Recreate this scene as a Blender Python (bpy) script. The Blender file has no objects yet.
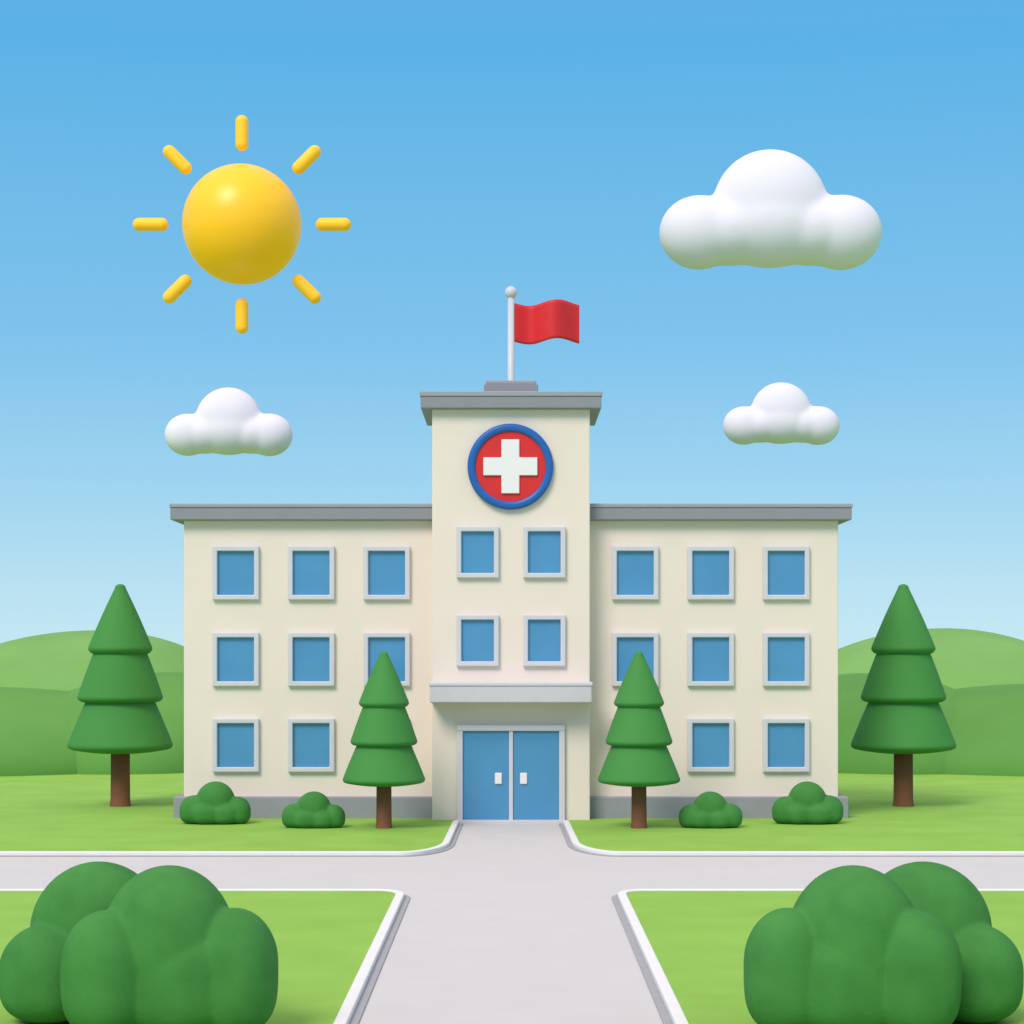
import bpy, bmesh, math, random
from mathutils import Vector
random.seed(3)
S=bpy.context.scene
col=S.collection

# ---------------------------------------------------------------- materials
def mat(name,c,rough=.6,var=.06,scale=2.0,bump=.0,bscale=20.0,spec=.3,c2=None,coat=0,emit=None):
    m=bpy.data.materials.new(name); m.use_nodes=True
    nt=m.node_tree; N=nt.nodes; L=nt.links
    b=N['Principled BSDF']
    tc=N.new('ShaderNodeTexCoord')
    nz=N.new('ShaderNodeTexNoise'); nz.inputs['Scale'].default_value=scale; nz.inputs['Detail'].default_value=3
    L.new(tc.outputs['Object'],nz.inputs['Vector'])
    r=N.new('ShaderNodeValToRGB')
    r.color_ramp.elements[0].position=.3; r.color_ramp.elements[1].position=.7
    lo=tuple(x*(1-var) for x in c); hi=tuple(min(1,x*(1+var)) for x in (c2 or c))
    r.color_ramp.elements[0].color=(*lo,1); r.color_ramp.elements[1].color=(*hi,1)
    L.new(nz.outputs['Fac'],r.inputs['Fac']); L.new(r.outputs['Color'],b.inputs['Base Color'])
    b.inputs['Roughness'].default_value=rough
    b.inputs['Specular IOR Level'].default_value=spec
    b.inputs['Coat Weight'].default_value=coat
    if emit:
        b.inputs['Emission Color'].default_value=(*emit[0],1); b.inputs['Emission Strength'].default_value=emit[1]
    if bump:
        n2=N.new('ShaderNodeTexNoise'); n2.inputs['Scale'].default_value=bscale; n2.inputs['Detail'].default_value=4
        L.new(tc.outputs['Object'],n2.inputs['Vector'])
        bp=N.new('ShaderNodeBump'); bp.inputs['Strength'].default_value=bump; bp.inputs['Distance'].default_value=.03
        L.new(n2.outputs['Fac'],bp.inputs['Height']); L.new(bp.outputs['Normal'],b.inputs['Normal'])
    return m
M={}
M['wall']=mat('cream_plaster',(.84,.705,.61),.75,.012,.6,.06,14)
M['roof']=mat('grey_fascia',(.27,.265,.295),.55,.03,1.5,.04,10)
M['lit_edge']=mat('grey_lit_edge',(.34,.335,.365),.5,.03,1.5,.03,10)  # fascia grey made lighter, the highlight along the roof edge put into colour
M['plinth']=mat('grey_plinth',(.31,.305,.34),.7,.04,2,.06,12)
M['frame']=mat('window_frame_paint',(.64,.61,.65),.4,.02,3,.0)
M['canopy']=mat('canopy_paint',(.62,.575,.59),.5,.02,3,.03,8)
M['glass']=mat('blue_glass',(.08,.28,.52),.18,.05,.7,0,1,.5)
M['door']=mat('blue_door_paint',(.08,.28,.50),.3,.03,1,0,1,.4)
M['white']=mat('white_paint',(.87,.80,.80),.4,.01,3)
M['red']=mat('red_enamel',(.70,.03,.03),.35,.03,1)
M['blue']=mat('blue_enamel',(.02,.12,.42),.35,.04,1)
M['cloth']=mat('red_cloth',(.72,.025,.03),.5,.05,2,.04,30)
M['metal']=mat('painted_steel',(.62,.60,.64),.35,.03,3)
M['cloud']=mat('cloud_white',(.83,.76,.84),.9,.005,.5,0,1,.03)
M['sun']=mat('sun_yellow',(1.0,.53,.01),.38,.01,.5,0,1,.5,emit=((1,.42,.0),.16))  # weak orange emission, on the rays too, added to warm the shaded side
M['ray']=mat('ray_yellow',(1.0,.55,.03),.45,.01,.5,0,1,.3,emit=((1,.42,.0),.16))
M['grass']=mat('lawn_grass',(.255,.46,.075),.85,.03,.5,.15,40,.1,(.28,.49,.085))
M['hill1']=mat('far_hill_hazy_grass',(.185,.37,.095),.9,.03,.15,.1,10,.1,(.205,.40,.11))  # paler than the near hills, air haze mixed into the colour
M['hill2']=mat('near_hill_grass',(.115,.29,.06),.9,.03,.15,.1,10,.1,(.135,.32,.07))
M['pine']=mat('pine_foliage',(.055,.235,.05),.72,.05,1.2,.15,18,.18,(.07,.265,.06))
M['bush']=mat('bush_foliage',(.05,.205,.045),.78,.05,1.5,.15,16,.12,(.065,.235,.052))
M['bark']=mat('bark',(.24,.09,.05),.8,.10,4,.25,12,.2)
M['road']=mat('pale_asphalt',(.60,.565,.55),.85,.015,.8,.08,60,.15)
M['kerb']=mat('kerb_concrete',(.80,.77,.75),.7,.02,2,.05,25)
M['kerb_shade']=mat('kerb_shade_grey',(.36,.35,.37),.8,.04,2,.05,25)  # darker grey, shade on the kerb face painted as a strip

# ---------------------------------------------------------------- helpers
def link(name,me,m,parent=None,smooth=False):
    o=bpy.data.objects.new(name,me); col.objects.link(o)
    if m: me.materials.append(M[m])
    if parent: o.parent=parent
    if smooth:
        for p in me.polygons: p.use_smooth=True
    return o
def empty(name,loc=(0,0,0)):
    e=bpy.data.objects.new(name,None); e.location=loc; col.objects.link(e); e.empty_display_size=.5
    return e
def from_bm(name,bm,m,parent=None,smooth=False):
    bmesh.ops.recalc_face_normals(bm,faces=bm.faces)
    me=bpy.data.meshes.new(name); bm.to_mesh(me); bm.free()
    return link(name,me,m,parent,smooth)
def bevel(o,w,seg=3):
    b=o.modifiers.new('bevel','BEVEL'); b.width=w; b.segments=seg; b.limit_method='ANGLE'; b.angle_limit=math.radians(40)
    for p in o.data.polygons: p.use_smooth=True
    wn=o.modifiers.new('wn','WEIGHTED_NORMAL'); wn.keep_sharp=True
    return o
def box(name,x0,x1,y0,y1,z0,z1,m,parent=None,bw=.03):
    bm=bmesh.new()
    r=bmesh.ops.create_cube(bm,size=1)
    for v in bm.verts:
        v.co=Vector(((x0+x1)/2+v.co.x*(x1-x0),(y0+y1)/2+v.co.y*(y1-y0),(z0+z1)/2+v.co.z*(z1-z0)))
    o=from_bm(name,bm,m,parent)
    if bw: bevel(o,bw)
    return o
def extrude_poly(name,pts,z0,z1,m,parent=None,axis='Z',bw=0):
    bm=bmesh.new()
    vs=[bm.verts.new((p[0],p[1],z0)) for p in pts]
    f=bm.faces.new(vs)
    r=bmesh.ops.extrude_face_region(bm,geom=[f])
    for v in r['geom']:
        if isinstance(v,bmesh.types.BMVert): v.co.z=z1
    if axis=='Y':
        for v in bm.verts: v.co=Vector((v.co.x,v.co.z,v.co.y))
    o=from_bm(name,bm,m,parent)
    if bw: bevel(o,bw)
    return o
def lathe(name,prof,m,parent=None,seg=64,loc=(0,0,0)):
    bm=bmesh.new(); rings=[]
    for (r,z) in prof:
        if r<1e-5: rings.append([bm.verts.new((0,0,z))])
        else: rings.append([bm.verts.new((r*math.cos(2*math.pi*i/seg),r*math.sin(2*math.pi*i/seg),z)) for i in range(seg)])
    for a,b in zip(rings[:-1],rings[1:]):
        for i in range(seg):
            j=(i+1)%seg
            if len(a)==1 and len(b)==1: continue
            if len(a)==1: bm.faces.new((a[0],b[i],b[j]))
            elif len(b)==1: bm.faces.new((a[i],a[j],b[0]))
            else: bm.faces.new((a[i],a[j],b[j],b[i]))
    o=from_bm(name,bm,m,parent,True); o.location=loc
    return o
def blob(name,lobes,m,loc,voxel,smooth_it=6,parent=None,grounded=False):
    # grounded: each lobe is a dome whose lower half runs full-bodied down to z=0
    bm=bmesh.new()
    for (x,y,z,rx,ry,rz) in lobes:
        r=bmesh.ops.create_icosphere(bm,subdivisions=5,radius=1)
        for v in r['verts']:
            c=v.co.copy()
            if grounded and c.z<0:
                t=-c.z; q=math.sqrt(max(1e-9,1-t*t)); f=(1-t**4)**.5/q if q>1e-4 else 1
                v.co=Vector((x+c.x*f*rx,y+c.y*f*ry,z-t*z))
            else: v.co=Vector((x+c.x*rx,y+c.y*ry,z+c.z*rz))
    o=from_bm(name,bm,m,parent,True); o.location=loc
    rm=o.modifiers.new('rm','REMESH'); rm.mode='VOXEL'; rm.voxel_size=voxel; rm.use_smooth_shade=True
    s=o.modifiers.new('s','SMOOTH'); s.factor=.5; s.iterations=smooth_it
    return o

# ---------------------------------------------------------------- ground, road, kerbs
box('ground',-1500,1500,-60,1500,-.6,-.13,'grass',None,0)
def arc(cx,cy,rx,ry,a0,a1,n=16):
    return [(cx+rx*math.cos(math.radians(a0+(a1-a0)*i/n)),cy+ry*math.sin(math.radians(a0+(a1-a0)*i/n))) for i in range(n+1)]
def offset(path,d):
    out=[]
    for i,p in enumerate(path):
        a=Vector(path[max(i-1,0)]); b=Vector(path[min(i+1,len(path)-1)])
        t=(b-a).normalized(); n=Vector((-t.y,t.x))
        out.append((p[0]+n.x*d,p[1]+n.y*d))
    return out
def strip(name,path,d,z0,z1,m,parent=None,bw=.025):
    q=offset(path,d)
    bm=bmesh.new(); R=[]
    for p,s in zip(path,q):
        R.append([bm.verts.new((p[0],p[1],z0)),bm.verts.new((p[0],p[1],z1)),bm.verts.new((s[0],s[1],z1)),bm.verts.new((s[0],s[1],z0))])
    for a,b in zip(R[:-1],R[1:]):
        for i in range(4):
            j=(i+1)%4; bm.faces.new((a[i],a[j],b[j],b[i]))
    bm.faces.new(R[0]); bm.faces.new(list(reversed(R[-1])))
    o=from_bm(name,bm,m,parent)
    if bw: bevel(o,bw,2)
    return o
farL=[(-300,55.6),(-60,55.6),(-20,55.6)]+arc(-3.1,58.9,1.3,3.3,-90,0)+[(-1.72,66.2)]
farR=[(-x,y) for x,y in reversed(farL)]
nearL=[(-2.45,-50),(-2.45,20)]+arc(-3.15,45.9,.7,.95,0,90)+[(-20,46.85),(-60,46.85),(-300,46.85)]
nearR=[(-x,y) for x,y in reversed(nearL)]
K=empty('kerb')
for nm,p in (('far_left',farL),('far_right',farR),('near_left',nearL),('near_right',nearR)):
    strip('kerb_'+nm,p,.2,-.14,.03,'kerb',K)
    strip('kerb_shade_'+nm,p,-.14,-.14,-.07,'kerb_shade',K,.01)  # dark strip along the road side stands in for the shaded kerb face
def inner(p): return offset(p,.19)
iL,iR=inner(farL),inner(farR)
LW=empty('lawn')
extrude_poly('lawn_building',[(-1400,iL[0][1])]+iL+[(-1.95,66.65),(1.95,66.65)]+iR+[(1400,iL[0][1]),(1400,1400),(-1400,1400)],-.125,0,'grass',LW)
nL,nR=inner(nearL),inner(nearR)
extrude_poly('lawn_near_a',nL+[(-300,-50)],-.125,0,'grass',LW)
extrude_poly('lawn_near_b',nR+[(300,-50)],-.125,0,'grass',LW)
extrude_poly('road',[(-300,46.75),(-3.1,46.75),(-3.1,45.9),(-2.55,45.9),(-2.55,-50),(2.55,-50),(2.55,45.9),(3.1,45.9),(3.1,46.75),(300,46.75),(300,55.7),(3.1,55.7),(2.5,57.0),(2.0,58.9),(1.85,66.6),(-1.85,66.6),(-2.0,58.9),(-2.5,57.0),(-3.1,55.7),(-300,55.7)],-.129,-.10,'road')

# ---------------------------------------------------------------- hills
def hill(x,y,rx,ry,h,m):
    bm=bmesh.new(); bmesh.ops.create_uvsphere(bm,u_segments=96,v_segments=48,radius=1)
    for v in bm.verts:
        n=1+.02*math.sin(v.co.x*3+x)+.015*math.sin(v.co.y*4+y)
        v.co=Vector((v.co.x*rx,v.co.y*ry,v.co.z*h*n))
    bmesh.ops.bisect_plane(bm,geom=bm.verts[:]+bm.edges[:]+bm.faces[:],plane_co=(0,0,-.5),plane_no=(0,0,1),clear_inner=True)
    o=from_bm('hill',bm,m,None,True); o.location=(x,y,0)
    return o
for s in (-1,1):
    hill(s*32,150,12.5,16,7.5,'hill1')
    hill(s*18.5,106,8,14,4.6,'hill2')
    hill(s*27,102,12,12,3.9,'hill2')
    hill(s*52,160,20,20,7.0,'hill1')
    hill(s*48,118,14,14,4.4,'hill2')
    hill(s*90,190,34,26,9,'hill1')
hill(6,175,24,18,5.2,'hill1')

# ---------------------------------------------------------------- building
B=empty('hospital_building',(0,66.67,0))
def bb(name,x0,x1,y0,y1,z0,z1,m,bw=.03):
    return box(name,x0,x1,y0,y1,z0,z1,m,B,bw)
bb('tower_walls',-2.63,2.63,0,4.4,-.1,13.70,'wall',.03)
bb('tower_roof_slab',-3.0,3.0,-.33,4.78,13.69,14.08,'roof',.03)
bb('tower_roof_coping',-3.03,3.03,-.36,4.81,14.08,14.25,'lit_edge',.03)  # lighter strip on the slab, a painted top-edge highlight
bb('roof_pedestal_base',-.92,.92,1.0,2.2,14.2,14.66,'roof',.03)
bb('roof_pedestal_top',-.86,.86,1.04,2.16,14.66,14.80,'lit_edge',.03)
for nm,s in (('left',-1),('right',1)):
    def X(a,b): return (min(s*a,s*b),max(s*a,s*b))
    bb(nm+'_wing_walls',*X(2.60,11.07),1.0,6.6,-.1,10.06,'wall',.03)
    bb(nm+'_wing_roof_slab',*X(2.64,11.47),.63,6.97,10.05,10.46,'roof',.03)
    bb(nm+'_wing_roof_lit_edge',*X(2.64,11.5),.6,7.0,10.46,10.60,'lit_edge',.03)
    bb(nm+'_wing_plinth',*X(2.64,11.38),.72,6.9,-.1,.72,'plinth',.04)
def window(nm,cx,cz,w,h,yf,t=.17):
    bm=bmesh.new()
    o=[(-w/2,-h/2),(w/2,-h/2),(w/2,h/2),(-w/2,h/2)]
    i=[(-w/2+t,-h/2+t),(w/2-t,-h/2+t),(w/2-t,h/2-t),(-w/2+t,h/2-t)]
    V=[]
    for yy in (yf-.16,yf+.02):
        V.append([[bm.verts.new((cx+a,yy,cz+b)) for a,b in L] for L in (o,i)])
    for k in range(4):
        j=(k+1)%4
        bm.faces.new((V[0][0][k],V[0][0][j],V[0][1][j],V[0][1][k]))
        bm.faces.new((V[1][0][k],V[1][0][j],V[1][1][j],V[1][1][k]))
        bm.faces.new((V[0][0][k],V[0][0][j],V[1][0][j],V[1][0][k]))
        bm.faces.new((V[0][1][k],V[0][1][j],V[1][1][j],V[1][1][k]))
    f=from_bm('window_frame_'+nm,bm,'frame',B); bevel(f,.035)
    bb('window_glass_'+nm,cx-w/2+t*.7,cx+w/2-t*.7,yf-.02,yf+.02,cz-h/2+t*.7,cz+h/2-t*.7,'glass',0)
n=0
for cx in (-9.3,-6.75,-4.2,4.2,6.75,9.3):
    for cz in (8.27,5.35,2.45):
        n+=1; window('wing_%d'%n,cx,cz,1.58,1.82,1.0)
for cx in (-1.11,1.11):
    for cz in (8.92,5.98):
        n+=1; window('tower_%d'%n,cx,cz,1.42,1.72,0)
bb('entrance_canopy',-2.67,2.67,-1.0,.02,3.92,4.50,'canopy',.06)
bb('entrance_canopy_coping',-2.69,2.69,-1.03,.02,4.47,4.61,'frame',.04)
dw,dh=1.8,3.17
for a,b,nm in ((-dw,-dw+.2,'l'),(dw-.2,dw,'r')):
    bb('door_jamb_'+nm,a,b,-.16,.02,-.1,dh-.2,'frame',.03)
bb('door_head',-dw,dw,-.163,.02,dh-.2,dh,'frame',.03)
bb('door_mullion',-.07,.07,-.12,.02,-.1,dh-.2,'frame',.02)
for s in (-1,1):
    a,b=sorted((s*.07,s*1.6))
    bb('door_leaf',a,b,-.06,.02,-.02,dh-.2,'door',.015)
    bb('door_handle',s*.42-.12,s*.42+.12,-.12,-.055,1.2,1.58,'white',.04)
bb('door_step',-1.85,1.85,-.30,0,-.12,.015,'canopy',.02)

# ---------------------------------------------------------------- red cross sign
sg=empty('hospital_cross_sign',(-.02,66.67,11.77))
def disc(nm,prof,m):
    o=lathe(nm,prof,m,sg,96); o.rotation_euler=(math.radians(90),0,0); return o
disc('blue_ring',[(1.17,0),(1.17,.17),(1.20,.20),(1.26,.22),(1.36,.22),(1.41,.19),(1.43,.14),(1.43,0)],'blue')
rd=disc('red_disc',[(0,.13),(1.18,.13),(1.18,0)],'red')
for p in rd.data.polygons: p.use_smooth=False
c,l=.30,.90
pts=[(-c,-l),(c,-l),(c,-c),(l,-c),(l,c),(c,c),(c,l),(-c,l),(-c,c),(-l,c),(-l,-c),(-c,-c)]
extrude_poly('white_cross',pts,-.21,-.12,'white',sg,'Y',.025)

# ---------------------------------------------------------------- flagpole
fp=empty('flagpole',(0,68.25,14.8))
lathe('pole',[(0,0),(.15,0),(.14,.02),(.12,.06),(.11,3.0),(0,3.0)],'metal',fp,32)
lathe('ball_finial',[(.21*math.sin(math.pi*i/24),3.07-.21*math.cos(math.pi*i/24)) for i in range(25)],'metal',fp,32)
bm=bmesh.new(); nx,nz=60,12; G=[]
for i in range(nx+1):
    u=i/nx; row=[]
    for j in range(nz+1):
        v=j/nz
        dz=-.075*math.sin(u*2*math.pi*1.05+.1)
        x=.12+2.22*u
        y=.30*math.sin(u*2*math.pi*1.1+.6)*min(1,u*3)
        row.append(bm.verts.new((x,y,1.40+1.32*v+dz)))
    G.append(row)
for i in range(nx):
    for j in range(nz):
        bm.faces.new((G[i][j],G[i+1][j],G[i+1][j+1],G[i][j+1]))
fl=from_bm('flag',bm,'cloth',fp,True)
so=fl.modifiers.new('so','SOLIDIFY'); so.thickness=.03

# ---------------------------------------------------------------- pine trees
def tier(nm,zb,zt,rb,rt,par,bulge):
    prof=[(0,zb)]
    for k in range(1,8):
        t=k/7; prof.append((rb*.92*t,zb+.020*t**2.2))
    for k in range(1,9):
        a=-math.pi/2*.75+k/8*(math.pi/2*.75+.35)
        prof.append((rb-.018+.018*math.cos(a),zb+.040+.018*math.sin(a)))
    r1,z1=prof[-1]
    for k in range(1,17):
        t=k/16
        r=r1*(1-t)+rt*t+bulge*math.sin(math.pi*t)
        prof.append((r,z1+(zt-z1)*t))
    if nm=='tier_top':
        for k in range(1,8):
            a=k/7*math.pi/2
            prof.append((rt*math.cos(a),zt+rt*.75*math.sin(a)))
    else: prof.append((0,zt+.003))
    return lathe(nm,prof,'pine',par,80)
def pine(x,y,h,rot):
    e=empty('pine_tree',(x,y,0)); e.scale=(h,h,h); e.rotation_euler=(0,0,rot)
    lathe('trunk',[(0,-.02),(.050,-.02),(.048,.0),(.044,.03),(.043,.12),(.042,.30),(0,.30)],'bark',e,32)
    tier('tier_bottom',.235,.50,.233,.140,e,.002)
    tier('tier_middle',.450,.72,.189,.106,e,.002)
    tier('tier_top',.668,.980,.142,.024,e,.003)
    return e
pine(-14.22,72.8,8.1,.3); pine(14.28,72.8,8.1,1.3)
pine(-4.04,63.6,5.62,.8); pine(4.07,63.6,5.62,2.0)

# ---------------------------------------------------------------- bushes
def small_bush(x,y,w,h,s):
    L=[(0,0,h*.55,w*.27,w*.27,h*.48),(-s*w*.29,-.08,h*.36,w*.205,w*.21,h*.34),(s*w*.31,-.08,h*.33,w*.185,w*.20,h*.34),
       (-s*w*.10,-.12*w,h*.32,w*.25,w*.2,h*.25),(s*w*.13,-.11*w,h*.31,w*.23,w*.2,h*.25)]
    blob('bush',L,'bush',(x,y,-.03),.035,10,grounded=True)
small_bush(-9.66,65.4,2.35,1.36,1); small_bush(9.69,65.4,2.35,1.36,-1)
small_bush(-6.3,63.9,2.05,1.14,1); small_bush(6.37,63.9,2.05,1.14,-1)
def big_bush(s):
    # broad overlapping mounds, widest near the ground
    L=[(0,0,1.30,.98,.95,1.14),(-1.30,1.3,1.30,1.02,.95,1.06),(1.00,-.25,1.05,.64,.62,.80),
       (-.80,-.5,1.05,.66,.62,.80),(.15,-.35,.95,.95,.62,.75),(-1.9,.7,.8,.75,.7,.7)]
    L=[(s*a,b,c,d,e,f) for a,b,c,d,e,f in L]
    blob('bush',L,'bush',(s*-5.02,29.3,-.02),.035,12,grounded=True)
big_bush(1); big_bush(-1)

# ---------------------------------------------------------------- clouds
def cloud(x,z,k):
    L=[(0,0,0,2.32,1.5,2.32),(-2.83,0,-1.0,1.62,1.42,1.48),(2.83,0,-1.0,1.66,1.42,1.50),(0,0,-.75,2.4,1.6,1.66),(-1.6,0,-1.0,1.7,1.45,1.32),(1.6,0,-1.0,1.7,1.45,1.32)]
    L=[tuple(q*k for q in l) for l in L]
    blob('cloud',L,'cloud',(x,80,z),.08*k+.005,50)
cloud(10.36,23.4,1.0); cloud(-11.3,14.88,.575); cloud(10.8,15.2,.525)

# ---------------------------------------------------------------- sun
sn=empty('sun',(-10.76,80,22.72))
bm=bmesh.new(); bmesh.ops.create_uvsphere(bm,u_segments=96,v_segments=48,radius=2.37); from_bm('sun_ball',bm,'sun',sn,True)
for k in range(8):
    a=k*math.pi/4
    pr=[(.26*math.sin(t*math.pi/16),-.45-.26*math.cos(t*math.pi/16)) for t in range(9)]+[(.26*math.cos(t*math.pi/16),.45+.26*math.sin(t*math.pi/16)) for t in range(9)]
    o=lathe('sun_ray_%d'%(k+1),pr,'ray',sn,24)
    o.location=(3.66*math.sin(a),0,3.66*math.cos(a)); o.rotation_euler=(0,a,0)

# ---------------------------------------------------------------- light
az=math.radians(-28)
el=math.radians(44)
d=Vector((math.sin(az)*math.cos(el),-math.cos(az)*math.cos(el),math.sin(el)))
ld=bpy.data.lights.new('sun_lamp','SUN'); ld.energy=2.3; ld.angle=math.radians(24); ld.color=(1,.935,.88)
lo=bpy.data.objects.new('sun_lamp',ld); col.objects.link(lo)
lo.rotation_euler=d.to_track_quat('Z','Y').to_euler(); lo.location=(-30,-20,50)
w=bpy.data.worlds.new('World'); S.world=w; w.use_nodes=True
nt=w.node_tree; N=nt.nodes; L=nt.links; bg=N['Background']
sk=N.new('ShaderNodeTexSky'); sk.sky_type='NISHITA'; sk.sun_disc=False
sk.sun_elevation=el; sk.sun_rotation=math.atan2(d.x,d.y)
sk.air_density=1.0; sk.dust_density=.3; sk.ozone_density=2.0
sc=N.new('ShaderNodeVectorMath'); sc.operation='SCALE'; sc.inputs['Scale'].default_value=.13
L.new(sk.outputs['Color'],sc.inputs[0])
tc=N.new('ShaderNodeTexCoord'); sp=N.new('ShaderNodeSeparateXYZ'); L.new(tc.outputs['Generated'],sp.inputs[0])
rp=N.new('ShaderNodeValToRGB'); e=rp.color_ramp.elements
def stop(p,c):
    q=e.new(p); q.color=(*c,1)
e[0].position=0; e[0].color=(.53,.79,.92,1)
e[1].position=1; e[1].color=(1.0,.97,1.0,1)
stop(.01,(.51,.78,.91)); stop(.07,(.35,.66,.87)); stop(.15,(.20,.54,.84)); stop(.29,(.095,.45,.80)); stop(.38,(.14,.42,.76)); stop(.62,(.97,.93,.98))  # near-white stops high overhead, out of view, added as neutral fill light
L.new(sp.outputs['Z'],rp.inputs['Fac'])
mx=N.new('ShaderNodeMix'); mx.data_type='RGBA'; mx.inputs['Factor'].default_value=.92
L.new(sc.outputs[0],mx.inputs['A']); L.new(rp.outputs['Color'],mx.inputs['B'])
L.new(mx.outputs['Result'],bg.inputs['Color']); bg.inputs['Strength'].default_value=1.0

# ---------------------------------------------------------------- camera
cd=bpy.data.cameras.new('camera'); cam=bpy.data.objects.new('camera',cd); col.objects.link(cam)
cam.location=(0,0,5.5); cam.rotation_euler=(math.radians(90),0,0)
cd.sensor_width=36; cd.lens=36*2000/1024
cd.shift_y=(655-512)/1024; cd.shift_x=1/1024
cd.clip_end=5000; cd.clip_start=.1
S.camera=cam
S.view_settings.view_transform='Standard'; S.view_settings.look='None'; S.view_settings.exposure=0
